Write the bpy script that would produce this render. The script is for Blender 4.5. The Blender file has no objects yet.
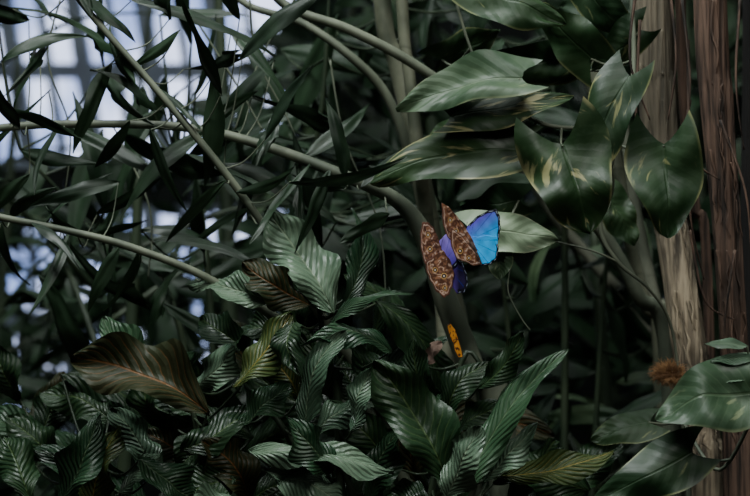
import bpy, bmesh, math, random
from mathutils import Vector, Matrix, noise as mnoise
R = random.Random(7)
CZ = 1.3
K = 0.36/750.0           # metres per pixel per metre of distance (100 mm lens, 36 mm film)
D0 = 2.4
def P(px, py, d=D0):
    return Vector(((px-375)*K*d, d, CZ+(248-py)*K*d))
scene = bpy.context.scene
COL = scene.collection
def link(o):
    COL.objects.link(o); return o

# ------------------------------------------------------------ materials
class NB:
    def __init__(s, name):
        s.m = bpy.data.materials.new(name); s.m.use_nodes = True
        s.t = s.m.node_tree; s.n = s.t.nodes; s.l = s.t.links
        s.bsdf = s.n['Principled BSDF']
    def node(s, typ, **kw):
        n = s.n.new(typ)
        for k, v in kw.items(): setattr(n, k, v)
        return n
    def setin(s, n, i, v):
        if isinstance(v, bpy.types.NodeSocket): s.l.new(v, n.inputs[i])
        else: n.inputs[i].default_value = v
    def math(s, op, a, b=0.0, c=None, clamp=False):
        n = s.node('ShaderNodeMath', operation=op, use_clamp=clamp)
        s.setin(n, 0, a); s.setin(n, 1, b)
        if c is not None: s.setin(n, 2, c)
        return n.outputs[0]
    def mapr(s, v, a, b, c=0.0, d=1.0):
        n = s.node('ShaderNodeMapRange', interpolation_type='SMOOTHSTEP')
        s.setin(n, 0, v); s.setin(n, 1, a); s.setin(n, 2, b); s.setin(n, 3, c); s.setin(n, 4, d)
        return n.outputs[0]
    def mix(s, f, a, b):
        n = s.node('ShaderNodeMix', data_type='RGBA')
        s.setin(n, 0, f); s.setin(n, 6, a); s.setin(n, 7, b)
        return n.outputs[2]
    def noise(s, vec, scale, detail=3.0):
        n = s.node('ShaderNodeTexNoise')
        if vec is not None: s.l.new(vec, n.inputs['Vector'])
        n.inputs['Scale'].default_value = scale; n.inputs['Detail'].default_value = detail
        return n.outputs['Fac']
    def mapping(s, vec, sc):
        n = s.node('ShaderNodeMapping'); s.l.new(vec, n.inputs[0]); n.inputs['Scale'].default_value = sc
        return n.outputs[0]
    def bump(s, h, strength, dist):
        n = s.node('ShaderNodeBump'); n.inputs['Strength'].default_value = strength
        n.inputs['Distance'].default_value = dist; s.l.new(h, n.inputs['Height'])
        s.l.new(n.outputs[0], s.bsdf.inputs['Normal'])
def c4(c): return (c[0], c[1], c[2], 1.0)

def leaf_mat(name, dark, light, vein, nv=14, vs=0.6, var=0.0, varcol=(0.5,0.45,0.2), rough=0.35, bump=0.5, spec=0.45, slope=0.28, sidev=0.6, ribh=1.0):
    b = NB(name)
    uv = b.node('ShaderNodeTexCoord').outputs['UV']
    obj = b.node('ShaderNodeTexCoord').outputs['Object']
    sep = b.node('ShaderNodeSeparateXYZ'); b.l.new(uv, sep.inputs[0])
    us = b.math('MULTIPLY_ADD', sep.outputs[0], 2.0, -1.0)
    u = b.math('ABSOLUTE', us)
    v = sep.outputs[1]
    rnd = b.node('ShaderNodeObjectInfo').outputs['Random']
    nz = b.noise(obj, 22.0, 4.0)
    mid = b.mapr(u, 0.012, 0.06, 1.0, 0.0)
    vw = b.math('SUBTRACT', v, b.math('MULTIPLY', u, slope))
    vw = b.math('ADD', vw, b.math('MULTIPLY', nz, 0.12))
    ph = b.math('FRACT', b.math('MULTIPLY', vw, float(nv)))
    tri = b.math('ABSOLUTE', b.math('SUBTRACT', ph, 0.5))
    side = b.math('MULTIPLY', b.mapr(tri, 0.02, 0.10, 1.0, 0.0), b.mapr(u, 0.5, 1.0, 1.0, 0.0))
    f = b.math('ADD', b.mapr(nz, 0.3, 0.7), b.math('MULTIPLY_ADD', rnd, 1.0, -0.5), clamp=True)
    col = b.mix(f, c4(dark), c4(light))
    veins = b.math('MAXIMUM', mid, b.math('MULTIPLY', side, sidev))
    col = b.mix(b.math('MULTIPLY', veins, vs), col, c4(vein))
    if var > 0:
        cmb = b.node('ShaderNodeCombineXYZ')
        b.setin(cmb, 0, b.math('MULTIPLY', us, 1.8)); b.setin(cmb, 1, b.math('MULTIPLY', b.math('SUBTRACT', v, b.math('MULTIPLY', u, 0.55)), 6.0)); b.setin(cmb, 2, b.math('MULTIPLY', rnd, 50.0))
        vn = b.noise(cmb.outputs[0], 1.3, 6.0)
        big = b.noise(obj, 16.0, 1.0)
        vf = b.mapr(b.math('ADD', vn, b.math('MULTIPLY', big, 0.6)), 1.00-0.12*var, 1.10-0.12*var)
        edge = b.math('MULTIPLY', b.mapr(u, 0.90, 0.99), b.mapr(big, 0.48, 0.60))
        vf = b.math('MAXIMUM', vf, edge)
        col = b.mix(b.math('MULTIPLY', vf, 0.75), col, c4(varcol))
    b.l.new(col, b.bsdf.inputs['Base Color'])
    b.bsdf.inputs['Specular IOR Level'].default_value = spec
    b.l.new(b.mapr(nz, 0.2, 0.8, rough-0.04, rough+0.16), b.bsdf.inputs['Roughness'])
    h = b.math('ADD', b.math('MULTIPLY', tri, 2.0*ribh), b.math('MULTIPLY', mid, -0.6))
    h = b.math('ADD', h, b.math('MULTIPLY', nz, 1.2))
    b.bump(h, bump, 0.0025)
    return b.m

def bark_mat(name, a, c, stretch=(1, 1, 0.12), scale=60, rough=0.75, bump=0.6, rings=0.0, top_shade=None):
    b = NB(name)
    obj = b.node('ShaderNodeTexCoord').outputs['Object']
    n1 = b.noise(b.mapping(obj, stretch), scale, 6.0)
    n2 = b.noise(obj, 9.0, 4.0)
    f = b.math('ADD', b.math('MULTIPLY', b.mapr(n1, 0.38, 0.62), 0.6), b.math('MULTIPLY', b.mapr(n2, 0.35, 0.65), 0.4))
    if rings or top_shade:
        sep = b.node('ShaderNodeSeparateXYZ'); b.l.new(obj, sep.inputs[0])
    if rings:
        z = b.math('FRACT', b.math('MULTIPLY_ADD', n2, 0.6, b.math('MULTIPLY', sep.outputs[2], 14.0)))
        ring = b.mapr(z, 0.0, 0.08, rings, 0.0)
        f = b.math('SUBTRACT', f, ring, clamp=True)
    col = b.mix(f, c4(a), c4(c))
    if top_shade:   # shade painted into the colour of the upper trunk
        mf = b.mapr(b.math('ADD', sep.outputs[2], b.math('MULTIPLY', n2, 0.25)), top_shade[0], top_shade[0]+0.22)
        col = b.mix(b.math('MULTIPLY', mf, 0.7), col, c4(top_shade[1]))
    b.l.new(col, b.bsdf.inputs['Base Color'])
    b.bsdf.inputs['Roughness'].default_value = rough
    b.bump(n1, bump, 0.006)
    return b.m

M = {}
M['pothos'] = leaf_mat('pothos_leaf_surface', (0.012,0.035,0.010), (0.028,0.064,0.019), (0.05,0.10,0.04), 8, 0.2, 0.8, (0.36,0.34,0.16), 0.40, 0.4, sidev=0.25, ribh=0.3)
M['pothos_plain'] = leaf_mat('pothos_plain_surface', (0.010,0.033,0.011), (0.025,0.060,0.020), (0.05,0.10,0.04), 8, 0.2, 0.05, (0.25,0.28,0.12), 0.43, 0.4, sidev=0.25, ribh=0.3)
M['pothos_some'] = leaf_mat('pothos_speckled_surface', (0.010,0.033,0.011), (0.025,0.060,0.020), (0.05,0.10,0.04), 8, 0.2, 0.35, (0.27,0.27,0.11), 0.43, 0.4, sidev=0.25, ribh=0.3)
M['pothos_pale'] = leaf_mat('pothos_pale_surface', (0.10,0.16,0.09), (0.21,0.29,0.18), (0.3,0.38,0.24), 8, 0.3, 0.4, (0.36,0.40,0.26), 0.42, 0.4, sidev=0.3, ribh=0.3)
M['pothos_soft'] = leaf_mat('pothos_soft_surface', (0.036,0.074,0.036), (0.080,0.128,0.068), (0.14,0.2,0.11), 9, 0.3, 0.2, (0.22,0.26,0.14), 0.42, 0.4, sidev=0.5, ribh=0.4)
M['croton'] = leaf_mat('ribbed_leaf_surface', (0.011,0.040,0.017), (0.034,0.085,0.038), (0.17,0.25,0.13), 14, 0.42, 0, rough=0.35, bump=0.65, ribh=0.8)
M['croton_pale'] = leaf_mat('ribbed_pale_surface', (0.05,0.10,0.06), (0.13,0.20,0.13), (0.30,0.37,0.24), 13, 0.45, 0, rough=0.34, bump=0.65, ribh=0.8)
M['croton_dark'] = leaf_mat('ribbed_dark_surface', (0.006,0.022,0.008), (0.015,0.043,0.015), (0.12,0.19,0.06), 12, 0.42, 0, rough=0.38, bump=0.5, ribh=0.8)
M['croton_brown'] = leaf_mat('bronze_leaf_surface', (0.012,0.022,0.008), (0.030,0.034,0.013), (0.28,0.11,0.03), 12, 0.50, 0, rough=0.48, bump=0.5, ribh=0.8, spec=0.3)
M['croton_yellow'] = leaf_mat('yellow_ribbed_surface', (0.020,0.043,0.011), (0.045,0.075,0.018), (0.45,0.32,0.06), 13, 0.55, 0, rough=0.40, bump=0.55, ribh=0.8)
M['palm'] = leaf_mat('palm_leaflet_surface', (0.005,0.017,0.007), (0.015,0.040,0.016), (0.03,0.06,0.025), 6, 0.2, 0, rough=0.44, bump=0.15, slope=1.0, ribh=0.1)
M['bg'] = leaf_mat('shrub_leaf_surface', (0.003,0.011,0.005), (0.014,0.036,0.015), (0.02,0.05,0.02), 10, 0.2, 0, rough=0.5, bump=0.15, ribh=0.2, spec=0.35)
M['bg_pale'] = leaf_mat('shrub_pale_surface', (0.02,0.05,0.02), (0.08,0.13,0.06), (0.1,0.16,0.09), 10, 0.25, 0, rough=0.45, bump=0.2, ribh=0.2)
M['dry'] = leaf_mat('dried_leaf_surface', (0.14,0.09,0.07), (0.28,0.19,0.145), (0.2,0.12,0.09), 5, 0.2, 0, rough=0.8, bump=0.3, ribh=0.2)
M['stem'] = bark_mat('green_stem_surface', (0.07,0.088,0.06), (0.19,0.215,0.15), (1,1,0.3), 30, 0.6, 0.25)
M['stemdark'] = bark_mat('dark_stem_surface', (0.015,0.03,0.015), (0.04,0.06,0.03), (1,1,0.3), 30, 0.5, 0.2)
M['cane'] = bark_mat('grey_green_cane_surface', (0.055,0.065,0.04), (0.21,0.22,0.15), (1,1,0.5), 25, 0.6, 0.25, rings=0.4)
M['palecane'] = bark_mat('pale_cane_surface', (0.09,0.10,0.07), (0.25,0.26,0.19), (1,1,0.5), 25, 0.6, 0.25, rings=0.25)
M['beige'] = bark_mat('pale_bark_surface', (0.05,0.040,0.028), (0.56,0.46,0.32), (1,1,0.05), 150, 0.8, 1.0, top_shade=(1.34,(0.035,0.034,0.024)))
M['brown'] = bark_mat('brown_bark_surface', (0.010,0.007,0.005), (0.19,0.115,0.080), (1,1,0.05), 150, 0.8, 1.0)
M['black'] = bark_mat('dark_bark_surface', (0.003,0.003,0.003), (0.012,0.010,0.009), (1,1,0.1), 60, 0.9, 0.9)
M['fiber'] = bark_mat('orange_fibre_surface', (0.22,0.11,0.05), (0.55,0.32,0.14), (1,1,1), 90, 0.9, 0.5)
M['soil'] = bark_mat('soil_surface', (0.008,0.006,0.004), (0.03,0.022,0.015), (1,1,1), 12, 0.95, 1.0)
M['wall'] = bark_mat('dark_wall_surface', (0.004,0.007,0.006), (0.010,0.014,0.012), (1,1,1), 4, 0.9, 0.3)
M['frame'] = bark_mat('painted_metal_surface', (0.16,0.20,0.28), (0.26,0.32,0.40), (1,1,1), 5, 0.5, 0.1)
def glow_mat():
    b = NB('bright_milky_glazing')
    obj = b.node('ShaderNodeTexCoord').outputs['Object']
    n = b.mapr(b.noise(b.mapping(obj, (1.3,1,0.8)), 3.2, 4.0), 0.34, 0.60)
    col = b.mix(n, (0.16,0.24,0.52,1), (0.64,0.73,1.0,1))
    b.l.new(col, b.bsdf.inputs['Emission Color']); b.bsdf.inputs['Emission Strength'].default_value = 2.7
    b.bsdf.inputs['Base Color'].default_value = (0.1,0.12,0.15,1); b.bsdf.inputs['Roughness'].default_value = 0.3
    return b.m
M['glass'] = glow_mat()

# ------------------------------------------------------------ mesh helpers
def mesh_obj(name, verts, faces, mats, uvs=None, smooth=True, origin=None, fmat=None):
    if origin is not None: verts = [Vector(v)-origin for v in verts]
    me = bpy.data.meshes.new(name); me.from_pydata([tuple(v) for v in verts], [], faces)
    if uvs is not None:
        ul = me.uv_layers.new(name='UVMap')
        for lp in me.loops: ul.data[lp.index].uv = uvs[lp.vertex_index]
    for m in mats: me.materials.append(m)
    for i, p in enumerate(me.polygons):
        p.use_smooth = smooth
        if fmat: p.material_index = fmat[i]
    me.update()
    o = link(bpy.data.objects.new(name, me))
    if origin is not None: o.location = origin
    return o
def attach(child, parent):
    child.parent = parent
    child.location = child.location - parent.location
def empty(name, loc, label, cat, group=None):
    e = link(bpy.data.objects.new(name, None)); e.location = loc; e.empty_display_size = 0.05
    e['label'] = label; e['category'] = cat
    if group: e['group'] = group
    return e

def cat(pts, rad, per=8):
    out, ro = [], []
    n = len(pts)
    for i in range(n-1):
        p0 = pts[max(i-1,0)]; p1 = pts[i]; p2 = pts[i+1]; p3 = pts[min(i+2,n-1)]
        for k in range(per):
            t = k/per
            out.append(0.5*((2*p1)+(p2-p0)*t+(2*p0-5*p1+4*p2-p3)*t*t+(3*p1-p0-3*p2+p3)*t**3))
            ro.append(rad[i]+(rad[i+1]-rad[i])*t)
    out.append(pts[-1]); ro.append(rad[-1])
    return out, ro
def tube_geo(pts, rad, seg=10, rough=0.0, V=None, F=None, per=8):
    V = [] if V is None else V; F = [] if F is None else F
    if len(pts) > 2 or per > 8: pts, rad = cat(pts, rad, per)
    base = len(V); up = Vector((0.13,1,0.05)).normalized(); n = len(pts)
    for i in range(n):
        t = (pts[min(i+1,n-1)]-pts[max(i-1,0)]).normalized()
        a = up.cross(t)
        if a.length < 1e-3: a = Vector((1,0,0)).cross(t)
        a.normalize(); b = t.cross(a)
        for k in range(seg):
            an = 2*math.pi*k/seg
            dr = a*math.cos(an)+b*math.sin(an)
            r = rad[i]
            if rough:
                r *= 1+rough*1.2*mnoise.noise(Vector((math.cos(an)*3.2, math.sin(an)*3.2, i*0.06)))+rough*0.4*math.sin(an*9+i*0.03)
            V.append(pts[i]+dr*r)
    for i in range(n-1):
        for k in range(seg):
            a0 = base+i*seg+k; a1 = base+i*seg+(k+1)%seg
            F.append((a0,a1,a1+seg,a0+seg))
    F.append(tuple(base+k for k in range(seg))[::-1]); F.append(tuple(base+(n-1)*seg+k for k in range(seg)))
    return V, F, pts
def pxtube(spec):   # (px,py,d,diameter_px); py may be 'floor'
    pts, rad = [], []
    for px, py, d, w in spec:
        p = P(px, 248, d) if py == 'floor' else P(px, py, d)
        if py == 'floor': p.z = -0.02
        pts.append(p); rad.append(w*0.5*K*d)
    return pts, rad

def prof(shape, t):
    if shape == 'heart': return max(0, math.sin(math.pi*min(1, (t*0.93+0.07)**0.62)))**0.62*(1-0.1*t)
    if shape == 'lance': return max(0, math.sin(math.pi*t**0.85))**0.85*(1-0.2*t)
    if shape == 'obl': return max(0, math.sin(math.pi*t**1.1))**0.62*(1-0.12*t)
    if shape == 'fish': return min(1, (t*1.25)**0.9) if t < 0.8 else 1.0
    return math.sin(math.pi*t)
def leaf_geo(base, tip, W, roll=0, bow=0.05, fold=0.15, side=0.0, shape='lance', ripple=0.0, nr=13, nu=4, nt=18, wavy=0.0, V=None, F=None, U=None, nrm=None, seed=0, twist=0.0, edge=0.0, down=False):
    V = [] if V is None else V; F = [] if F is None else F; U = [] if U is None else U
    ax = tip-base; L = ax.length; Y = ax.normalized()
    n0 = nrm if nrm is not None else Vector((0,-1,0.0))
    Zb = n0-Y*n0.dot(Y)
    if Zb.length < 1e-3: Zb = Vector((0,0,1))-Y*Y.z
    Zb.normalize(); Z = Matrix.Rotation(math.radians(roll), 3, Y) @ Zb
    if nrm is None and (Z.z < 0) != down: Z = Matrix.Rotation(math.radians(-roll), 3, Y) @ Zb
    X = Y.cross(Z); b0 = len(V)
    for i in range(nt+1):
        t = i/nt; w = W*0.5*prof(shape, t)
        w *= 1+wavy*math.sin(t*nr*1.3+seed)
        tw = twist*(t-0.5); ct, st = math.cos(tw), math.sin(tw)
        for j in range(-nu, nu+1):
            u = j/nu; au = abs(u)
            y = t*L; x = u*w*(1+(0.08*math.sin(t*7+seed*3) if u > 0 else 0.08*math.sin(t*8+seed)))
            z = fold*au*w-0.25*au*au*w
            if ripple: z += ripple*W*math.sin(2*math.pi*(nr*(t-0.28*au*0.5)))*(au*(1.25-au))*1.4
            z += edge*W*au*au*math.sin(t*(9+2*math.sin(seed))+seed*2+(1.6 if u > 0 else 0))*math.sin(math.pi*t)
            z += 0.18*W*mnoise.noise(Vector((u*1.3+seed*3.1, t*3.0, seed)))
            x, z = x*ct-z*st, x*st+z*ct
            z += bow*L*4*t*(1-t); x += side*L*4*t*(1-t)
            if shape == 'heart': y -= (1-t)**4*au**1.5*W*0.42
            if shape == 'fish' and t > 0.6:
                y += (t-0.6)/0.4*L*(0.12*math.sin(j*2.7+seed*1.3)-0.28*au)
            V.append(base+Y*y+X*x+Z*z); U.append((0.5+0.5*u, t))
    c = 2*nu+1
    for i in range(nt):
        for j in range(2*nu):
            a = b0+i*c+j
            F.append((a, a+1, a+1+c, a+c))
    return V, F, U

class Plant:
    """a plant: one Empty on the ground, a stem mesh and its leaves as parts"""
    def __init__(s, name, label, cat_, foot, stemmat, group=None, stem_name='stem'):
        s.e = empty(name, Vector((foot.x, foot.y, 0)), label, cat_, group)
        s.V, s.F, s.pts, s.mat, s.sn = [], [], [], stemmat, stem_name
        s.n = 0
    def tube(s, spec, seg=10, rough=0.0, world=False, rad=None):
        if world: pts = spec
        else: pts, rad = pxtube(spec)
        _, _, pp = tube_geo(pts, rad, seg, rough, s.V, s.F)
        s.pts += pp
    def leaf(s, bx, by, tx, ty, w, roll=0, bow=0.05, d=D0, dd=0.0, shape='lance', mat='palm', side=0.0, ripple=0.0, fold=0.15, wavy=0.0, name='leaf', pet=2.6, label=None, nr=13, twist=None, edge=0.05, down=False):
        s.n += 1
        b = P(bx, by, d); t = P(tx, ty, d+dd)
        nt = 64 if ripple else 22
        if twist is None: twist = R.uniform(-.5,.5)
        V, F, U = leaf_geo(b, t, w*K*d, roll, bow, fold, side, shape, ripple, nr, 5 if ripple else 4, nt, wavy, seed=s.n*1.7, twist=twist, edge=edge, down=down)
        o = mesh_obj(name, V, F, [M[mat]], U, origin=b)
        attach(o, s.e)
        if label: o['label'] = label
        if pet and s.pts:
            q = min(s.pts, key=lambda p: (p-b).length+(0.3*max(0, p.z-b.z)))
            m = (b+q)*0.5+Vector((0, 0.01, -0.12*(b-q).length))
            r = pet*0.5*K*d
            tube_geo([q, m, b+(t-b)*0.02], [r*1.2, r, r*0.8], 6, 0, s.V, s.F, per=6)
        return o
    def fill(s, n, x0, x1, y0, y1, d0, d1, lmin, lmax, asp, mats, shape='lance', ang=None, skip=None, rmax=60, **k):
        c = 0
        while c < n:
            x, y = R.uniform(x0, x1), R.uniform(y0, y1)
            if skip and skip(x, y): continue
            c += 1
            a = R.uniform(0, 6.28) if ang is None else math.radians(R.gauss(*ang))
            l = R.uniform(lmin, lmax)
            s.leaf(x-math.cos(a)*l/2, y+math.sin(a)*l/2, x+math.cos(a)*l/2, y-math.sin(a)*l/2, l*asp*R.uniform(.7,1.3), roll=R.uniform(0,rmax),
                   bow=R.uniform(0,.14), d=R.uniform(d0,d1), dd=R.uniform(-.05,.05), shape=shape, mat=R.choice(mats), side=R.uniform(-.1,.1), **k)
    def done(s):
        o = mesh_obj(s.sn, s.V, s.F, [s.mat], origin=Vector(s.e.location))
        attach(o, s.e)

# ------------------------------------------------------------ setting
def box(name, x0, x1, y0, y1, z0, z1, mat):
    o = Vector(((x0+x1)/2, (y0+y1)/2, (z0+z1)/2))
    V = [Vector((x,y,z)) for x in (x0,x1) for y in (y0,y1) for z in (z0,z1)]
    F = [(0,1,3,2),(4,6,7,5),(0,4,5,1),(2,3,7,6),(0,2,6,4),(1,5,7,3)]
    return mesh_obj(name, V, F, [mat], smooth=False, origin=o)
f = box('floor', -5, 5, -1.5, 8.2, -0.1, 0, M['soil']); f['kind'] = 'structure'
f['label'] = 'dark planting bed soil'; f['category'] = 'floor'
WD = 7.0
def wx(px): return (px-375)*K*WD
def wz(py): return CZ+(248-py)*K*WD
x0, x1 = wx(-260), wx(292)
zt0, zt1 = wz(168), wz(-320)
zl0, zl1 = wz(440), wz(205)
V, F = [], []
def addbox(V, F, xa, xb, ya, yb, za, zb, sh=0.0):
    b = len(V)
    V += [Vector((x+sh*(z-za),y,z)) for x in (xa,xb) for y in (ya,yb) for z in (za,zb)]
    F += [tuple(b+i for i in q) for q in [(0,1,3,2),(4,6,7,5),(0,4,5,1),(2,3,7,6),(0,2,6,4),(1,5,7,3)]]
addbox(V,F, -5, x0, WD, WD+0.12, 0, 4.2)
addbox(V,F, x1, 5, WD, WD+0.12, 0, 4.2)
addbox(V,F, x0, x1, WD, WD+0.12, 0, zl0)
addbox(V,F, x0, x1, WD, WD+0.12, zl1, zt0)
addbox(V,F, x0, x1, WD, WD+0.12, zt1, 4.2)
w = mesh_obj('wall_back', V, F, [M['wall']], smooth=False); w['kind'] = 'structure'
w['label'] = 'dark greenhouse back wall'; w['category'] = 'wall'
def window(name, xa, xb, za, zb, cols, rows, label, sh=0.0):
    e = empty(name, Vector(((xa+xb)/2, WD+0.06, za)), label, 'window'); e['kind'] = 'structure'
    V, F = [], []; addbox(V, F, xa, xb, WD+0.075, WD+0.085, za, zb)
    g = mesh_obj('pane', V, F, [M['glass']], smooth=False, origin=Vector(e.location)); attach(g, e)
    V, F = [], []
    for i in range(cols):
        x = xa+(xb-xa)*(i+0.4)/cols; wd = 0.055 if i % 2 == 0 else 0.025
        addbox(V, F, max(xa, x-wd/2), min(xb, x+wd/2), WD+0.0, WD+0.07, za, zb, sh)
    for i in range(rows+1):
        z = za+(zb-za)*i/rows; addbox(V, F, xa, xb, WD+0.01, WD+0.06, max(za, z-0.025), min(zb, z+0.025))
    g = mesh_obj('frame', V, F, [M['frame']], smooth=False, origin=Vector(e.location)); attach(g, e)
window('window_1', x0, x1, zt0, zt1, 16, 5, 'bright bluish greenhouse glazing with slanted pale metal bars', -0.16)
window('window_2', x0, x1, zl0, zl1, 14, 2, 'low bluish glazed row behind dense foliage')

# ------------------------------------------------------------ background shrubs
def inwin(p):
    px = 375+p.x/(K*p.y); py = 248-(p.z-CZ)/(K*p.y)
    return (px < 262 and py < 150), px, py
def shrub(x, y, label, mat, nb=26, lpb=9, L=0.16, W=0.06, spread=0.4, zlo=0.55, zhi=2.1, keep=0.10, shape='lance', sm='stemdark'):
    e = empty('shrub', Vector((x, y, 0)), label, 'shrub', 'background shrubs')
    V, F, VL, FL, UL = [], [], [], [], []
    top = Vector((x+R.uniform(-.1,.1), y, zhi))
    stem = [Vector((x,y,-0.02)), Vector((x+R.uniform(-.06,.06), y, zhi*0.5)), top]
    tube_geo(stem, [0.022,0.016,0.006], 8, 0, V, F)
    for i in range(nb):
        z = zlo+(zhi-zlo)*(i+R.random())/nb
        s = Vector((x, y, z-0.12)); an = R.uniform(0, 2*math.pi); ln = spread*R.uniform(0.5, 1.1)
        tip = s+Vector((math.cos(an)*ln, math.sin(an)*ln*0.8, R.uniform(0.0, 0.3)))
        ok, _, _ = inwin(tip)
        if ok and R.random() > 0.35: continue
        tube_geo([s, (s+tip)/2+Vector((0,0,0.04)), tip], [0.006,0.004,0.002], 5, 0, V, F, per=4)
        for k in range(lpb):
            t = 0.25+0.75*(k+0.5)/lpb
            b = s.lerp(tip, t)+Vector((0,0,0.16*t*(1-t)))
            dr = Vector((R.gauss(0,1), R.gauss(0,0.6), R.gauss(-0.25,0.7))).normalized()
            l = L*R.uniform(0.6, 1.25)
            q = b+dr*l
            if inwin(b+dr*l*0.5)[0] and R.random() > keep: continue
            leaf_geo(b, q, W*R.uniform(0.7,1.3), R.uniform(-60,60), R.uniform(-0.1,0.15), 0.2, R.uniform(-.08,.08), shape, 0, 8, 2, 8, 0, VL, FL, UL,
                     nrm=Vector((R.gauss(0,.5), -0.6, R.gauss(0.5,.4))), seed=R.random()*10)
    o = mesh_obj('stem', V, F, [M[sm]], origin=Vector(e.location)); attach(o, e)
    o = mesh_obj('foliage', VL, FL, [M[mat]], UL, origin=Vector(e.location)); attach(o, e); o['kind'] = 'stuff'
for x, y, mat, kw in [
    (-1.15, 5.6, 'bg', dict(L=.15, W=.05, spread=.6, nb=22)), (-0.6, 5.2, 'bg', dict(L=.15, W=.045, spread=.6, nb=22)),
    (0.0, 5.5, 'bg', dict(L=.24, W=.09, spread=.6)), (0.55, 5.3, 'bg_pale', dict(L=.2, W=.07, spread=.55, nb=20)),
    (1.1, 5.6, 'bg', dict(L=.24, W=.09, spread=.6)),
    (-0.72, 3.9, 'bg', dict(L=.10, W=.030, nb=28, lpb=9)), (-0.25, 3.7, 'bg', dict(L=.15, W=.045, nb=30)),
    (0.2, 4.0, 'bg', dict(L=.18, W=.06)), (0.62, 3.8, 'bg', dict(L=.16, W=.05, nb=20)),
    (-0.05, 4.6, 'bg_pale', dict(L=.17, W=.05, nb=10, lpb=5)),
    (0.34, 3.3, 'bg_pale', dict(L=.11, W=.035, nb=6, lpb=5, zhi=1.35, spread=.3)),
    (-0.42, 3.2, 'bg', dict(L=.085, W=.028, nb=18, lpb=8, zhi=1.45, spread=.4)),
    (-0.85, 4.6, 'bg', dict(L=.12, W=.036, nb=20, lpb=9, zhi=1.75, spread=.5)),
    (0.08, 3.25, 'bg', dict(L=.12, W=.045, nb=20, lpb=6, zlo=.9, zhi=2.0, spread=.3))]:
    lab = 'dense dark green leafy shrub' if mat == 'bg' else 'paler grey-green leafy shrub'
    shrub(x, y, lab, mat, **kw)

# ------------------------------------------------------------ right-hand trees
def tree(label, spec, mat, rough, seg=36, name='palm_tree'):
    pts, rad = pxtube(spec)
    e = empty(name, Vector((pts[-1].x, pts[-1].y, 0)), label, 'tree')
    V, F, pp = tube_geo(pts, rad, seg, rough)
    o = mesh_obj('trunk', V, F, [M[mat]], origin=Vector(e.location)); attach(o, e)
    return e, pp
t1, t1p = tree('pale grey-brown fibrous palm trunk, shade painted in above and lighter below', [(650,-500,2.62,36),(652,0,2.6,36),(657,90,2.6,35),(664,170,2.6,34),(677,260,2.58,31),(689,340,2.57,31),(702,430,2.56,31),(712,560,2.55,40),(725,'floor',2.55,60)], 'beige', 0.18)
t2, t2p = tree('reddish-brown rough palm trunk with peeling fibres', [(696,-500,2.5,28),(709,0,2.5,29),(716,100,2.5,29),(725,200,2.5,26),(732,300,2.5,25),(738,400,2.5,26),(748,560,2.5,40),(760,'floor',2.5,56)], 'brown', 0.24)
t3, t3p = tree('very dark tree trunk', [(775,-500,2.75,60),(775,0,2.75,62),(772,250,2.75,60),(775,560,2.75,70),(780,'floor',2.75,80)], 'black', 0.1)
t4, _ = tree('slim grey palm stem', [(560,-300,2.95,20),(578,0,2.95,20),(597,90,2.95,20),(620,190,2.95,20),(650,300,2.95,22),(668,400,2.95,26),(680,'floor',2.95,32)], 'cane', 0.03, 14)
t5, _ = tree('thin pale cane leaning behind the vine', [(600,-300,2.75,9),(612,0,2.75,9),(622,110,2.75,10),(640,230,2.75,11),(664,340,2.75,12),(672,430,2.75,13),(690,'floor',2.75,18)], 'palecane', 0.03, 12)
t6, _ = tree('thin brown fibrous stem between pale and reddish trunks', [(676,-300,2.66,10),(682,60,2.66,10),(694,200,2.66,10),(709,330,2.66,9),(722,'floor',2.66,34)], 'brown', 0.2, 14)
V, F = [], []
c = P(670, 374, 2.49)
for i in range(1000):
    an = R.uniform(0, 6.28); q = R.random()**0.6
    b = c+Vector((math.cos(an)*.014*q, R.uniform(-.010,.03), math.sin(an)*.009*q))
    an2 = an+R.gauss(0,.9)
    d = Vector((math.cos(an2)*1.1-0.3, R.uniform(-.8,.3), math.sin(an2)*0.7)).normalized()*R.uniform(.004,.014)
    tube_geo([b, b+d*0.6+Vector((R.gauss(0,.001),0,.0015)), b+d], [.00035,.0003,.00015], 4, 0, V, F, per=3)
o = mesh_obj('fibre_tuft', V, F, [M['fiber']], origin=Vector(t1.location)); attach(o, t1); o['label'] = 'orange-brown fibrous tuft'; o['kind'] = 'stuff'
def strips(pp, tr, mat, n, off, r0, name='loose_fibre'):
    V, F = [], []
    for k in range(n):
        cand = [p for p in pp if 0.8 < p.z < 1.8]
        i = R.randrange(0, max(1, len(cand)-6)); dx = R.uniform(-1,1)*off
        seg = cand[i:i+R.randint(4,6)]
        pts = [p+Vector((dx+R.gauss(0,.0015), -math.sqrt(max(0, off*off*1.15-dx*dx))-R.uniform(0,.003), 0)) for p in seg]
        tube_geo(pts, [r0*R.uniform(.6,1.3)]*(len(pts)-1)+[r0*.3], 5, 0, V, F, per=5)
    return V, F
V, F = strips(t1p, t1, 'beige', 34, 0.019, 0.0012)
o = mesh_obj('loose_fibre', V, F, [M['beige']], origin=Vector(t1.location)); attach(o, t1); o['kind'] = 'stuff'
V, F = strips(t2p, t2, 'brown', 40, 0.0155, 0.0012)
for (a, b2, c2) in [((688,40),(692,150),(720,180)), ((720,120),(745,190),(752,260)), ((735,250),(725,320),(728,372)), ((690,100),(680,170),(690,230)), ((640,20),(636,110),(642,175)), ((636,-10),(630,60),(650,120)), ((690,230),(705,300),(735,320)), ((682,0),(690,80),(684,140)), ((740,0),(736,80),(744,150)), ((670,-10),(676,60),(668,120)), ((700,150),(690,210),(704,280))]:
    pts = [P(*a,2.46), P(*b2,2.45), P(*c2,2.46)]
    tube_geo(pts, [.002,.0015,.0008], 6, 0, V, F)
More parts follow.
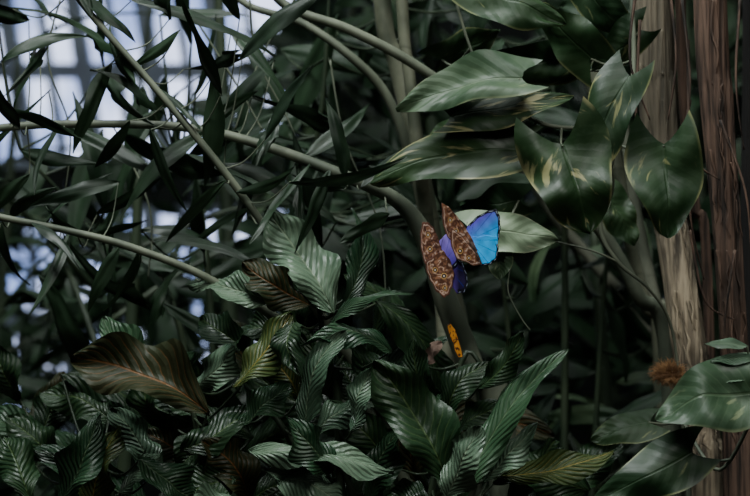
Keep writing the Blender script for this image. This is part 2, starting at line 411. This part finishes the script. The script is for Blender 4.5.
o = mesh_obj('loose_fibre', V, F, [M['brown']], origin=Vector(t2.location)); attach(o, t2); o['kind'] = 'stuff'

# ------------------------------------------------------------ thick curved canes
def cane(label, spec, mat='cane', seg=14, rough=0.02, name='palm_cane'):
    pts, rad = pxtube(spec)
    e = empty(name, Vector((pts[-1].x, pts[-1].y, 0)), label, 'plant stem')
    V, F, pp = tube_geo(pts, rad, seg, rough)
    o = mesh_obj('stem', V, F, [M[mat]], origin=Vector(e.location)); attach(o, e)
    return e, pp
cane('upright grey-green cane with ring scars', [(368,-300,2.72,18),(382,0,2.72,18),(396,60,2.72,18),(410,120,2.72,18),(422,180,2.72,20),(436,260,2.74,20),(460,400,2.76,22),(480,'floor',2.8,34)])
cane('second slim upright cane', [(392,-300,2.66,12),(402,0,2.66,12),(410,80,2.66,12),(418,150,2.66,14),(428,230,2.7,14),(448,400,2.7,16),(470,'floor',2.7,24)])
cane('soft pale arching cane behind the butterflies', [(505,130,3.15,9),(550,210,3.15,11),(600,270,3.15,12),(645,325,3.15,13),(680,420,3.15,15),(700,'floor',3.2,30)], 'palecane')
cane('arched green-grey palm stalk sweeping over from the trunk', [(250,-40,2.56,8),(285,5,2.56,9),(350,30,2.56,10),(420,68,2.58,10),(500,130,2.62,12),(570,190,2.64,13),(635,290,2.66,14),(672,420,2.68,18),(684,'floor',2.7,30)], 'stem')
cane('thinner arching stalk beside the upright canes', [(200,-60,2.68,7),(240,0,2.68,7),(300,22,2.68,8),(350,56,2.68,9),(386,95,2.7,10),(412,160,2.72,11),(440,260,2.76,12),(470,420,2.78,16),(500,'floor',2.8,24)], 'stem')

# ------------------------------------------------------------ palm with leaflets
pal = Plant('fishtail_palm', 'palm with long arching grey-green stalks and dark pointed leaflets', 'palm', P(520, 248, 2.6), M['stem'])
pal.tube([(-120,150,2.50,7),(0,128,2.50,8),(100,124,2.50,8),(190,128,2.50,9),(262,145,2.50,10),(340,174,2.5,12),(396,200,2.52,15),(424,236,2.53,20),(446,300,2.55,24),(472,370,2.57,27),(505,480,2.58,32),(540,'floor',2.6,46)], 14, 0.02)
pal.tube([(40,-70,2.44,6),(80,0,2.44,7),(150,82,2.44,7),(215,160,2.44,8),(268,232,2.46,8),(330,330,2.5,11),(400,450,2.56,16),(510,800,2.6,20)], 10)
pal.tube([(-120,190,2.42,6),(0,217,2.42,7),(60,229,2.42,7),(130,247,2.42,8),(215,282,2.44,8),(300,340,2.5,11),(400,470,2.56,14),(505,800,2.6,18)], 10)
pl = [ (10,8,112,52,28,30),(0,62,66,44,24,20),(92,18,66,-30,26,20),(112,62,84,128,28,15),(128,0,235,40,30,30),(214,72,206,165,34,10),
 (182,70,232,58,24,30),(60,122,148,168,30,30),(120,132,196,160,42,35),(212,128,150,190,26,20),(222,96,190,20,26,35),(240,60,312,4,34,20),
 (250,95,336,128,34,30),(288,182,378,163,28,20),(222,165,292,204,28,20),(120,182,54,200,28,20),(30,174,-10,212,26,10),(70,230,38,296,22,10),
 (0,100,34,60,20,30),(150,240,232,262,26,35),(20,128,-6,84,22,20),(170,20,160,-30,34,20),(96,215,150,184,22,30),(176,150,252,186,28,35),
 (60,228,120,280,24,20),(0,222,26,276,22,10),(140,248,112,296,22,25),(265,140,300,86,22,30),(300,160,352,118,24,30),(310,164,268,220,24,25),
 (190,262,160,310,22,25),(226,180,182,226,22,25),(250,208,204,240,22,35),(44,226,90,190,20,40),(330,170,300,240,26,30),(30,20,-20,0,30,20),
 (50,90,0,140,20,30),(240,20,214,-40,26,10),(275,60,230,110,24,30),(236,192,286,168,18,30),(360,188,410,160,24,30),(345,178,330,120,26,30),
 (160,128,118,88,20,30),(200,132,240,104,20,30),(10,218,44,196,18,20),(88,236,140,222,20,30),(120,246,94,300,22,10),
 (230,30,270,80,24,20),(280,100,262,150,26,20),(130,120,100,160,22,20),(345,190,300,176,20,30),(390,214,352,236,26,20),
 (70,-10,120,30,24,30),(40,40,20,90,20,20),(90,70,140,100,22,30),(150,85,190,120,22,30),(10,110,60,130,22,30),(180,30,140,60,22,30),(20,150,80,160,26,30),(240,130,200,150,24,30),(110,20,130,70,20,20),
 (60,126,40,180,18,20),(150,128,180,196,20,20),(262,146,240,210,20,20),(30,222,70,260,20,30),(100,240,60,215,18,30),(300,158,300,210,20,20)]
for i, (a,b,c,d,w,r) in enumerate(pl):
    e = R.uniform(1.15,1.5); c, d = a+(c-a)*e, b+(d-b)*e
    pal.leaf(a,b,c,d,w*R.uniform(.6,.85), roll=r+R.uniform(-10,35), d=2.45+R.uniform(-.05,.14), dd=R.uniform(-.06,.08), shape='lance' if i%6 else 'fish', mat='palm', side=R.uniform(-.08,.08), bow=R.uniform(.02,.12), name='leaflet', pet=1.4, down=(R.random()<.45), edge=.06)
for a in [[(60,0),(48,60),(70,130),(64,200)],[(250,0),(258,60),(296,140),(300,220)],[(196,20),(240,90),(262,130)],[(300,-10),(260,60),(235,130)],[(120,140),(150,210),(148,280)],[(330,60),(345,140),(380,230),(386,330)]]:
    pal.tube([(x,y,2.62,2.2-i*.3) for i,(x,y) in enumerate(a)], 6)
pal.done()
def win(x, y): return x < 245 and y < 140
ms = Plant('broadleaf_shrub', 'tall shrub with many dark pointed leaves mingled with the palm', 'shrub', P(250, 248, 2.85), M['stemdark'], 'broadleaf shrubs between the palms')
ms.tube([(180,160,2.82,3),(210,300,2.85,7),(250,'floor',2.85,14)]); ms.tube([(330,-20,2.8,3),(320,120,2.82,5),(290,300,2.85,7),(250,'floor',2.85,14)]); ms.tube([(20,150,2.8,3),(100,240,2.85,5),(190,380,2.85,7),(250,'floor',2.85,14)])
ms.fill(28, 0,400, 110,340, 2.6,2.95, 70,140, .20, ['palm','bg','palm'], skip=win, rmax=80)
ms.fill(26, 240,480, -10,240, 2.75,3.0, 60,130, .22, ['palm','bg','palm','bg'], rmax=80)
ms.fill(12, -10,250, -10,150, 2.7,3.0, 60,120, .18, ['palm'], rmax=80)
ms.done()
ms = Plant('broadleaf_shrub', 'leafy dark shrub filling the gap beside the trunks', 'shrub', P(560, 248, 2.95), M['stemdark'], 'broadleaf shrubs between the palms')
ms.tube([(540,-20,2.9,3),(560,160,2.9,5),(565,300,2.95,7),(560,'floor',2.95,14)]); ms.tube([(620,200,2.9,3),(600,350,2.95,5),(560,'floor',2.95,14)]); ms.tube([(480,200,2.9,3),(510,350,2.95,5),(560,'floor',2.95,14)])
ms.fill(22, 440,650, -10,200, 2.75,3.05, 60,110, .4, ['bg'])
ms.fill(20, 480,660, 220,480, 2.85,3.12, 50,100, .30, ['bg','bg','bg','bg_pale'], rmax=80)
ms.done()

# ------------------------------------------------------------ pothos vine
po = Plant('pothos_vine', 'climbing pothos vine with cream-splashed heart-shaped leaves', 'vine', P(640, 248, 2.46), M['stem'])
po.tube([(628,-60,2.5,5),(634,60,2.48,5),(626,120,2.46,5),(612,160,2.45,5),(600,225,2.45,5),(618,262,2.45,4),(650,290,2.46,3),(672,330,2.49,3),(682,420,2.49,3),(690,560,2.49,6),(690,'floor',2.46,8)], 8)
po.tube([(626,120,2.46,4),(580,128,2.44,4),(530,118,2.44,4),(480,70,2.46,3),(450,-20,2.46,3)], 8)
po.tube([(618,262,2.45,2.2),(590,250,2.44,2),(540,238,2.46,1.8),(500,226,2.5,1.6)], 8)
po.tube([(682,420,2.47,4),(720,470,2.4,4),(760,400,2.36,4)], 8)
kw = dict(shape='heart', fold=0.2, edge=0.10)
po.leaf(522,78,396,110,58,28,.06,2.40,.02,mat='pothos_soft',side=.05,twist=.3,**kw)
po.leaf(450,116,574,98,48,30,.08,2.43,.0,mat='pothos',side=.05,twist=.3,**kw)
po.leaf(520,150,370,184,64,20,.06,2.42,.03,mat='pothos',side=.06,twist=.4,**kw)
po.leaf(562,144,590,234,94,0,.06,2.38,.0,mat='pothos',twist=.2,**kw)
po.leaf(630,76,590,190,54,20,.08,2.40,.0,mat='pothos_some',side=.05,twist=.3,**kw)
po.leaf(664,144,668,238,78,5,.06,2.40,.0,mat='pothos_some',twist=.2,**kw)
po.leaf(478,-8,566,24,56,20,.06,2.46,.0,mat='pothos_plain',**kw)
po.leaf(470,232,558,240,46,15,.06,2.39,.0,mat='pothos_pale',side=-.02,twist=.1,**kw)
po.leaf(500,244,500,280,30,10,.06,2.40,.0,mat='pothos_soft',**kw)
po.leaf(754,392,655,420,80,28,.06,2.34,.0,mat='pothos_soft',side=.06,**kw)
po.leaf(692,452,592,500,56,15,.06,2.36,.0,mat='pothos_plain',side=-.03,**kw)
for a in [(748,346,704,344),(758,358,710,362),(764,372,708,384)]:
    po.leaf(*a,14,35,.06,2.35,.0,mat='croton_pale',shape='lance',fold=.2)
po.leaf(650,422,590,440,40,35,.06,2.5,.0,mat='pothos_plain',**kw)
po.leaf(592,60,540,2,54,30,.06,2.5,.0,mat='pothos_plain',down=True,**kw)
po.leaf(640,30,592,70,46,30,.06,2.52,.0,mat='pothos_plain',down=True,**kw)
po.leaf(585,-10,640,40,46,30,.06,2.54,.0,mat='pothos_plain',down=True,**kw)
po.leaf(560,60,470,66,50,30,.06,2.54,.0,mat='pothos_plain',down=True,**kw)
po.leaf(440,60,500,30,44,30,.06,2.56,.0,mat='pothos_some',down=True,**kw)
po.leaf(470,128,420,150,40,30,.06,2.54,.0,mat='pothos_some',**kw)
po.leaf(520,200,460,205,40,30,.06,2.54,.0,mat='pothos_plain',down=True,**kw)
po.leaf(610,200,634,246,40,20,.06,2.56,.0,mat='pothos_plain',**kw)
po.tube([(512,262,2.42,1.4),(508,290,2.42,1.3),(520,316,2.42,1.2),(530,330,2.42,1.0)], 6)
po.done()

# ------------------------------------------------------------ ribbed-leaf shrubs in the bed
def bedplant(label, stems, leaves, foot, fills=(), sm='stemdark'):
    p = Plant('croton_shrub', label, 'shrub', P(foot, 248, 2.5), M[sm], 'ribbed-leaf shrubs in the bed')
    for s in stems: p.tube(s+[(foot, 'floor', 2.5, 12)], 8)
    for L in leaves:
        a,b,c,d,w,roll,mat = L[:7]; k = dict(L[7]) if len(L) > 7 else {}
        dep = k.pop('d', 2.40+R.uniform(-.03,.03)); rp = k.pop('ripple', 0.030)
        k.setdefault('shape', R.choice(['obl','obl','lance'])); k.setdefault('bow', R.uniform(-.04,.2)); k.setdefault('wavy', 0.10); k.setdefault('side', R.uniform(-.13,.13)); k.setdefault('edge', .26)
        k.setdefault('twist', R.uniform(-1.2,1.2)); k.setdefault('fold', R.uniform(.0,.6)); k.setdefault('dd', R.uniform(-.05,.05))
        p.leaf(a,b,c,d,w*0.95,roll=roll,d=dep,mat=mat,ripple=rp,nr=R.choice([12,13,15]),**k)
    for f in fills:
        p.fill(*f, shape='obl', ripple=0.030, edge=.25, nr=13, wavy=.1)
    p.done()
mx = ['croton_dark','croton_dark','croton','croton_dark','croton_brown']
bedplant('shrub with quilted grey-green ribbed leaves', [[(318,300,2.46,5),(326,360,2.46,7),(340,480,2.48,9)], [(240,380,2.46,5),(290,440,2.46,7),(330,560,2.48,9)]], [
 (334,314,266,210,62,20,'croton_pale',dict(twist=.3,shape='obl',side=.03)), (338,312,351,208,32,38,'croton'), (270,302,188,286,40,35,'croton_pale'),
 (312,304,242,262,46,20,'croton_brown'), (234,388,292,312,42,20,'croton_yellow'), (306,430,346,330,38,30,'croton_pale'),
 (296,322,302,378,36,15,'croton_dark'), (190,392,234,345,38,25,'croton_pale'), (328,328,416,294,18,45,'croton',dict(ripple=0,shape='lance',twist=.2)),
 (352,432,372,368,34,30,'croton_pale'), (392,352,300,346,36,50,'croton'), (240,424,292,384,40,35,'croton'),
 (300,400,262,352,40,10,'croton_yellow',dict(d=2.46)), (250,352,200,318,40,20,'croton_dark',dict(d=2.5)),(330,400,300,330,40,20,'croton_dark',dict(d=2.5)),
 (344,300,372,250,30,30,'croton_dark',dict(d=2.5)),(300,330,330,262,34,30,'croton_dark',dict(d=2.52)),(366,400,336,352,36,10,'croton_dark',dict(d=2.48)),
 (286,330,230,340,36,40,'croton_dark',dict(d=2.48))], 345,
 [(12, 170,420, 310,440, 2.50,2.70, 80,140, .34, mx, )])
bedplant('shrub with bronze-backed and dark ribbed leaves', [[(190,400,2.46,5),(200,450,2.46,7),(210,560,2.48,9)], [(80,480,2.46,5),(120,540,2.46,8)]], [
 (210,414,70,358,74,25,'croton_brown',dict(side=.05,twist=.5,d=2.36,edge=.3,shape='obl')), (170,390,102,318,50,25,'croton'), (58,504,100,412,50,15,'croton'),
 (92,510,120,426,52,15,'croton_yellow'), (152,478,110,408,44,30,'croton_pale'), (180,450,252,408,46,40,'croton_dark'),
 (236,478,172,510,50,20,'croton_dark'), (138,460,194,500,46,35,'croton'), (30,500,4,436,46,15,'croton_dark'),
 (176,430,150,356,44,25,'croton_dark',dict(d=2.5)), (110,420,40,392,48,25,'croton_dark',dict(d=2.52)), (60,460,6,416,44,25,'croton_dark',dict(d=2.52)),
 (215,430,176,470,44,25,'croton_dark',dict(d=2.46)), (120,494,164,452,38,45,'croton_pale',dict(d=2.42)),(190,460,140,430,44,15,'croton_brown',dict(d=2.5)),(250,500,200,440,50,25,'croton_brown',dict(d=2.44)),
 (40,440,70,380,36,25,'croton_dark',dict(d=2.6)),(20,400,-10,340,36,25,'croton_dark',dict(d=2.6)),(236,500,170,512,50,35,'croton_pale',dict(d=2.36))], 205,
 [(9, 0,260, 390,510, 2.50,2.70, 80,140, .34, mx, )])
bedplant('shrub with broad dark leaves marked by yellow-green veins', [[(440,440,2.46,5),(430,500,2.46,8),(410,600,2.48,9)], [(490,380,2.48,4),(450,440,2.48,6)], [(300,470,2.46,5),(360,540,2.48,8)]], [
 (448,482,374,360,68,12,'croton_dark',dict(d=2.34,twist=.3,fold=.3,bow=.05,shape='obl',side=.04)), (458,508,570,350,44,30,'croton',dict(side=-.06,d=2.34,twist=.6,edge=.3,bow=.05,shape='obl')), (500,476,614,452,36,35,'croton_yellow',dict(side=.12)),
 (248,450,394,472,42,50,'croton_pale',dict(side=.06,twist=.7,ripple=.035)), (478,388,522,332,30,20,'croton_dark'), (446,498,480,426,48,30,'croton_pale',dict(d=2.33,shape='obl',twist=.4)),
 (484,482,538,422,36,35,'croton_pale',dict(d=2.36)), (420,402,350,344,48,25,'croton_dark',dict(d=2.5)), (332,472,286,416,48,30,'croton'),
 (400,470,330,400,48,15,'croton_dark',dict(d=2.46)), (276,478,344,504,48,30,'croton_pale'), (370,502,402,428,48,30,'croton',dict(d=2.46)),
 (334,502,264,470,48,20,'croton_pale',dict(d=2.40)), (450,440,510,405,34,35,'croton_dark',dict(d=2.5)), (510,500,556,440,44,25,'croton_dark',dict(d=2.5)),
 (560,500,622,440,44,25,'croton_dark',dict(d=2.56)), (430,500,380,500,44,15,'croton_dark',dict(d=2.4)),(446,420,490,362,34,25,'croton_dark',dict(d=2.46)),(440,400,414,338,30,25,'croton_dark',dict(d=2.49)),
 (316,434,384,402,40,45,'croton_pale',dict(d=2.44)),(250,500,310,480,40,15,'croton_dark',dict(d=2.5)),(440,418,404,376,34,25,'croton',dict(d=2.46)),
 (422,366,442,342,20,20,'dry',dict(d=2.46,edge=.25,twist=1.0,ripple=0,label='pale pinkish dried curled leaf'))], 410,
 [(12, 240,600, 410,510, 2.50,2.70, 80,140, .34, mx, )])

# ------------------------------------------------------------ butterflies
def vc_mat(name, rough, metal=0.0):
    b = NB(name); a = b.node('ShaderNodeVertexColor', layer_name='Col')
    obj = b.node('ShaderNodeTexCoord').outputs['Object']
    nz = b.noise(obj, 900.0, 2.0)
    col = b.mix(b.math('MULTIPLY', nz, 0.15), a.outputs['Color'], (0,0,0,1))
    b.l.new(col, b.bsdf.inputs['Base Color']); b.bsdf.inputs['Roughness'].default_value = rough
    b.bsdf.inputs['Metallic'].default_value = metal
    b.bsdf.inputs['Specular IOR Level'].default_value = 0.25
    b.bump(nz, 0.15, 0.0004)
    return b.m
M['wing_under'] = vc_mat('brown_wing_scales', 0.65)
M['wing_blue'] = vc_mat('iridescent_wing_scales', 0.5)
M['fur'] = bark_mat('insect_body_surface', (0.02,0.013,0.010), (0.07,0.045,0.035), (1,1,1), 300, 0.9, 0.6)
def lerp3(a, b, t): return tuple(a[i]+(b[i]-a[i])*t for i in range(3))
def brown_col(root, spots, outer=None):
    """dark brown scales, fine cross bands, cream band along the outer margin, ringed eyespots"""
    def f(p, s, i, n):
        dx, dy = p[0]-root[0], p[1]-root[1]
        an = math.atan2(dy, dx); r = math.hypot(dx, dy)
        m = mnoise.noise(Vector((p[0]*0.30, p[1]*0.30, root[0])))
        bd = math.sin(r*0.80+an*1.0+m*4.0)
        c = lerp3((0.09,0.036,0.020), (0.34,0.155,0.08), 0.5+0.5*bd)
        if bd > 0.80 and m > -0.08: c = (0.62,0.45,0.34)
        if abs(math.sin(an*9)) < 0.13: c = lerp3(c, (0.05,0.02,0.015), .8)
        o = outer and outer(p)
        if o and abs(s-0.87) < 0.03: c = (0.66,0.49,0.40)
        if o and s > 0.93: c = (0.13,0.055,0.035)
        for (sx, sy, sr) in spots:
            d = math.hypot(p[0]-sx, p[1]-sy)/sr
            if d < 0.30: c = (0.9,0.85,0.78)
            elif d < 0.70: c = (0.015,0.01,0.01)
            elif d < 1.0: c = (0.62,0.36,0.12)
        return c
    return f
def blue_col(root, top, bot, fn, mx=None, edgec=(0.006,0.006,0.014), nv=7):
    def f(p, s, i, n):
        dx, dy = p[0]-root[0], p[1]-root[1]
        an = math.atan2(dy, dx)
        t = max(0, min(1, fn(p)))
        c = lerp3(top, bot, t)
        if abs(math.sin(an*nv)) < 0.10: c = lerp3(c, (0.0,0.02,0.25), 0.55)
        if mx and mx(p, s):
            c = edgec
            if abs(s-0.94) < 0.02 and (i*26//n) % 2 == 0: c = (0.35,0.42,0.55)
        return c
    return f
def wing(name, parent, outline, d0, gx, gy, cf_front, cf_back, mf, mb, cup=0.0, label=None, scal=0.0):
    """outline in the wing's own flat pattern; gx,gy lean the wing plane in depth"""
    n0 = len(outline); pts = []
    for i in range(n0):
        p0,p1,p2,p3 = [Vector(outline[(i+k-1)%n0]) for k in range(4)]
        for k in range(10):
            t = k/10
            a = 0.5*((2*p1)+(p2-p0)*t+(2*p0-5*p1+4*p2-p3)*t*t+(3*p1-p0-3*p2+p3)*t**3)
            pts.append(a.lerp(p1.lerp(p2, t), 0.7))
    n = len(pts); cx = sum(p.x for p in pts)/n; cy = sum(p.y for p in pts)/n
    if scal:
        c0 = Vector((cx, cy))
        pts = [c0+(p-c0)*(1+scal*math.sin(i*2*math.pi/10)) for i, p in enumerate(pts)]
    NR = 30; V, F, C, FM = [], [], [], []
    def pos(p, off):
        s2 = ((p[0]-cx)**2+(p[1]-cy)**2)/400
        fl = 0.0003*math.sin(p[0]*0.5)*math.cos(p[1]*0.33)
        return P(p[0], p[1], d0)+Vector((0, gx*(p[0]-cx)*K*d0+gy*(p[1]-cy)*K*d0+cup*s2+off+fl, 0))
    for side in (0, 1):
        b = len(V); off = 0.0 if side == 0 else 0.0006; cf = cf_front if side == 0 else cf_back
        V.append(pos((cx,cy), off)); C.append(cf((cx,cy), 0, 0, n))
        for r in range(1, NR+1):
            s = r/NR
            for i, p in enumerate(pts):
                q = (cx+(p.x-cx)*s, cy+(p.y-cy)*s)
                V.append(pos(q, off)); C.append(cf(q, s, i, n))
        for i in range(n):
            t = (b, b+1+(i+1)%n, b+1+i); F.append(t if side == 0 else t[::-1]); FM.append(side)
        for r in range(NR-1):
            for i in range(n):
                a = b+1+r*n+i; a2 = b+1+r*n+(i+1)%n
                t = (a, a2, a2+n, a+n); F.append(t if side == 0 else t[::-1]); FM.append(side)
    h = len(V)//2; e0 = 1+(NR-1)*n
    for i in range(n):
        F.append((e0+i, e0+(i+1)%n, h+e0+(i+1)%n, h+e0+i)); FM.append(0)
    org = P(cx, cy, d0)
    o = mesh_obj(name, V, F, [mf, mb], origin=org, fmat=FM)
    ca = o.data.color_attributes.new('Col', 'FLOAT_COLOR', 'POINT')
    for i, c in enumerate(C): ca.data[i].color = (c[0], c[1], c[2], 1)
    attach(o, parent)
    if label: o['label'] = label
    return o
def bfly_body(parent, head, tail, d, w=5.0):
    h, t = P(*head, d), P(*tail, d); ax = t-h
    rr = [0.2,0.55,0.5,0.4,0.85,1.0,0.85,0.5,0.62,0.58,0.45,0.28,0.1]
    pts = [h+ax*(i/(len(rr)-1)) for i in range(len(rr))]
    V, F, _ = tube_geo(pts, [r*w*0.5*K*d for r in rr], 12, 0, None, None, per=4)
    o = mesh_obj('body', V, F, [M['fur']], origin=h); attach(o, parent)
    for sgn in (-1, 1):
        side = Vector((sgn*0.0035, -0.001*sgn, 0)); u = -ax.normalized()
        pts = [h, h+u*0.007+side, h+u*0.014+side*2.2]
        V, F, _ = tube_geo(pts+[h+u*0.0155+side*2.5], [0.00022,0.0002,0.0002,0.0005], 6)
        a = mesh_obj('antenna', V, F, [M['fur']], origin=h); attach(a, parent)
    for k in range(3):
        b = h+ax*(0.28+0.07*k)
        V, F, _ = tube_geo([b, b+Vector((0.003,0.003,-0.003)), b+Vector((0.002,0.005,-0.008))], [0.0003,0.00025,0.00015], 5)
        a = mesh_obj('leg', V, F, [M['fur']], origin=b); attach(a, parent)
DB = 2.33
bR = empty('butterfly', P(474,250,DB), 'flying butterfly with one vivid blue upper wing and brown patterned underside', 'butterfly', 'morpho butterflies')
br = (478,256)
bfly_body(bR, (466,234), (482,264), DB+0.004)
viob, cyb = (0.14,0.08,0.62), (0.0,0.44,1.0)
UB, WB = M['wing_under'], M['wing_blue']
fb = lambda p: (p[1]-214)/28+(p[0]-484)/40
bback = blue_col(br, viob, cyb, fb)
lo = lambda p: (p[0]-442)*0.95 < (p[1]-206)*0.72-1
wing('hindwing', bR, [(450,228),(460,234),(472,248),(480,258),(482,264),(474,266),(466,262),(457,259),(451,247)], DB-0.003, 0.5, 0.2,
     brown_col(br, [(460,251,3.0),(469,258,2.4)], lo), bback, UB, WB, label='brown underside hindwing with eyespots', scal=.015)
wing('forewing', bR, [(441,204),(447,206),(454,213),(463,224),(471,236),(479,252),(476,257),(466,251),(456,245),(448,238),(443,226)], DB-0.005, 0.5, 0.2,
     brown_col(br, [(450,220,2.4),(456,231,2.6)], lo), bback, UB, WB, label='brown underside forewing with eyespots', scal=.015)
wing('hindwing', bR, [(470,238),(482,236),(496,236),(498,246),(497,258),(491,264),(483,266),(477,262),(472,252)], DB+0.006, -0.5, 0.1,
     blue_col((470,240), viob, cyb, fb, mx=lambda p, s: s > 0.86 and p[1] > 244 and p[0] > 476), brown_col((470,240), []), WB, UB, label='bright cyan-blue hindwing with dark margin', scal=.03)
wing('forewing', bR, [(465,233),(468,226),(475,218),(485,212),(495,209),(499,215),(500,226),(499,237),(496,244),(484,248),(472,246)], DB+0.004, -0.5, 0.1,
     blue_col((470,240), viob, cyb, fb, mx=lambda p, s: (s > 0.84 and p[0] > 488) or (s > .86 and p[1] < 226)), brown_col((470,240), []), WB, UB, label='vivid violet-blue to cyan upper wing with thin dark edge', scal=.02)
DL = 2.345
bL = empty('butterfly', P(446,266,DL), 'butterfly with folded brown wings showing eyespots and violet inner sheen', 'butterfly', 'morpho butterflies')
bl = (444,262)
bfly_body(bL, (441,250), (454,280), DL+0.004)
vio1, vio2 = (0.36,0.26,0.85), (0.06,0.035,0.35)
fv = lambda p: (p[1]-236)/28
vback = blue_col(bl, vio1, vio2, fv)
lol = lambda p: p[0] < 434 or p[1] > 280
wing('forewing', bL, [(422,223),(427,222),(433,227),(437,235),(441,246),(443,257),(440,267),(432,271),(425,264),(421,250),(420,236)], DL-0.004, 0.5, 0.1,
     brown_col(bl, [(428,235,2.4),(430,249,2.6)], lol), vback, UB, WB, label='brown underside forewing with eyespots', scal=.015)
wing('hindwing', bL, [(425,262),(433,256),(442,250),(449,258),(454,271),(453,284),(450,293),(445,298),(437,292),(431,282),(427,273)], DL-0.007, 0.4, 0.1,
     brown_col(bl, [(435,270,2.8),(444,276,3.2),(445,288,2.4)], lol), vback, UB, WB, label='brown underside hindwing with large eyespots', scal=.03)
wing('forewing', bL, [(436,252),(439,242),(443,237),(451,231),(454,238),(457,248),(458,262),(452,270),(442,264)], DL+0.002, -0.4, 0.1,
     blue_col(bl, vio1, vio2, fv, mx=lambda p, s: s > .82 and p[0] > 450), brown_col(bl, []), WB, UB, label='violet-blue inner forewing', scal=.02)
wing('hindwing', bL, [(447,262),(455,257),(462,262),(466,272),(468,282),(465,292),(458,294),(453,288),(449,274)], DL+0.005, -0.5, 0.1,
     blue_col(bl, (0.16,0.09,0.5), (0.012,0.008,0.04), lambda p: (p[0]-449)/10, mx=lambda p, s: s > .75 and p[0] > 458), brown_col(bl, []), WB, UB, label='nearly black hindwing with violet gloss', scal=.03)
DO = 2.44
bO = empty('butterfly', P(455,342,DO), 'small orange butterfly with closed dark-veined wings', 'butterfly')
def org_col(p, s, i, n):
    m = mnoise.noise(Vector((p[0]*0.45, p[1]*0.3, 5)))
    if m > 0.22 or s > 0.90: return (0.10,0.035,0.01)
    return lerp3((0.90,0.42,0.06), (0.80,0.24,0.02), 0.5+m)
bfly_body(bO, (449,327), (458,350), DO+0.002, 3.0)
wing('forewing', bO, [(447,326),(450,323),(455,329),(458,338),(459,347),(455,346),(450,337)], DO-0.002, 0.6, 0.1, org_col, org_col, UB, UB, scal=.03)
wing('hindwing', bO, [(453,340),(458,339),(461,348),(463,357),(459,358),(455,351)], DO-0.003, 0.6, 0.1, org_col, org_col, UB, UB, scal=.03)

# ------------------------------------------------------------ light, sky, camera
wd = bpy.data.worlds.new('overcast_sky'); scene.world = wd; wd.use_nodes = True
nt = wd.node_tree; bg = nt.nodes['Background']
tc = nt.nodes.new('ShaderNodeTexCoord'); sp = nt.nodes.new('ShaderNodeSeparateXYZ'); nt.links.new(tc.outputs['Generated'], sp.inputs[0])
mr = nt.nodes.new('ShaderNodeMapRange'); nt.links.new(sp.outputs[2], mr.inputs[0])
mr.inputs[1].default_value = -0.1; mr.inputs[2].default_value = 1.0; mr.inputs[3].default_value = 0.012; mr.inputs[4].default_value = 0.13
bg.inputs[0].default_value = (0.82,0.90,0.88,1); nt.links.new(mr.outputs[0], bg.inputs[1])
def area(name, loc, target, sx, sy, power, col):
    l = bpy.data.lights.new(name, 'AREA'); l.shape = 'RECTANGLE'; l.size = sx; l.size_y = sy; l.energy = power; l.color = col
    o = link(bpy.data.objects.new(name, l)); o.location = loc
    o.rotation_euler = (Vector(target)-Vector(loc)).to_track_quat('-Z', 'Y').to_euler()
area('roof_skylight', (-0.5, 1.8, 3.5), (0, 2.5, 1.3), 1.3, 0.9, 74, (0.94,1.0,0.98))
area('front_skylight', (0.8, 0.3, 2.9), (0.05, 2.4, 1.3), 0.7, 0.7, 23, (1.0,0.99,0.94))
area('rear_fill', (0.4, 4.4, 4.0), (0.3, 4.0, 1.3), 2.0, 1.0, 10, (0.92,0.98,0.97))  # added fill lamp that brightens the background leaves
sl = bpy.data.lights.new('butterfly_fill', 'SPOT'); sl.energy = 75; sl.spot_size = math.radians(4.2); sl.spot_blend = 1.0; sl.shadow_soft_size = 0.05; sl.color = (1.0,0.98,0.95)  # added narrow spot to brighten the butterflies, not a real sunbeam
so = link(bpy.data.objects.new('butterfly_fill', sl)); so.location = (-0.25, 0.2, 2.0)
so.rotation_euler = (P(460,256,2.34)-so.location).to_track_quat('-Z','Y').to_euler()
cam = bpy.data.cameras.new('camera'); cam.lens = 100; cam.sensor_width = 36
co = link(bpy.data.objects.new('camera', cam)); co.location = (0,0,CZ); co.rotation_euler = (math.pi/2, 0, 0)
cam.dof.use_dof = True; cam.dof.focus_distance = 2.37; cam.dof.aperture_fstop = 5.0
cam.clip_start = 0.05
scene.camera = co
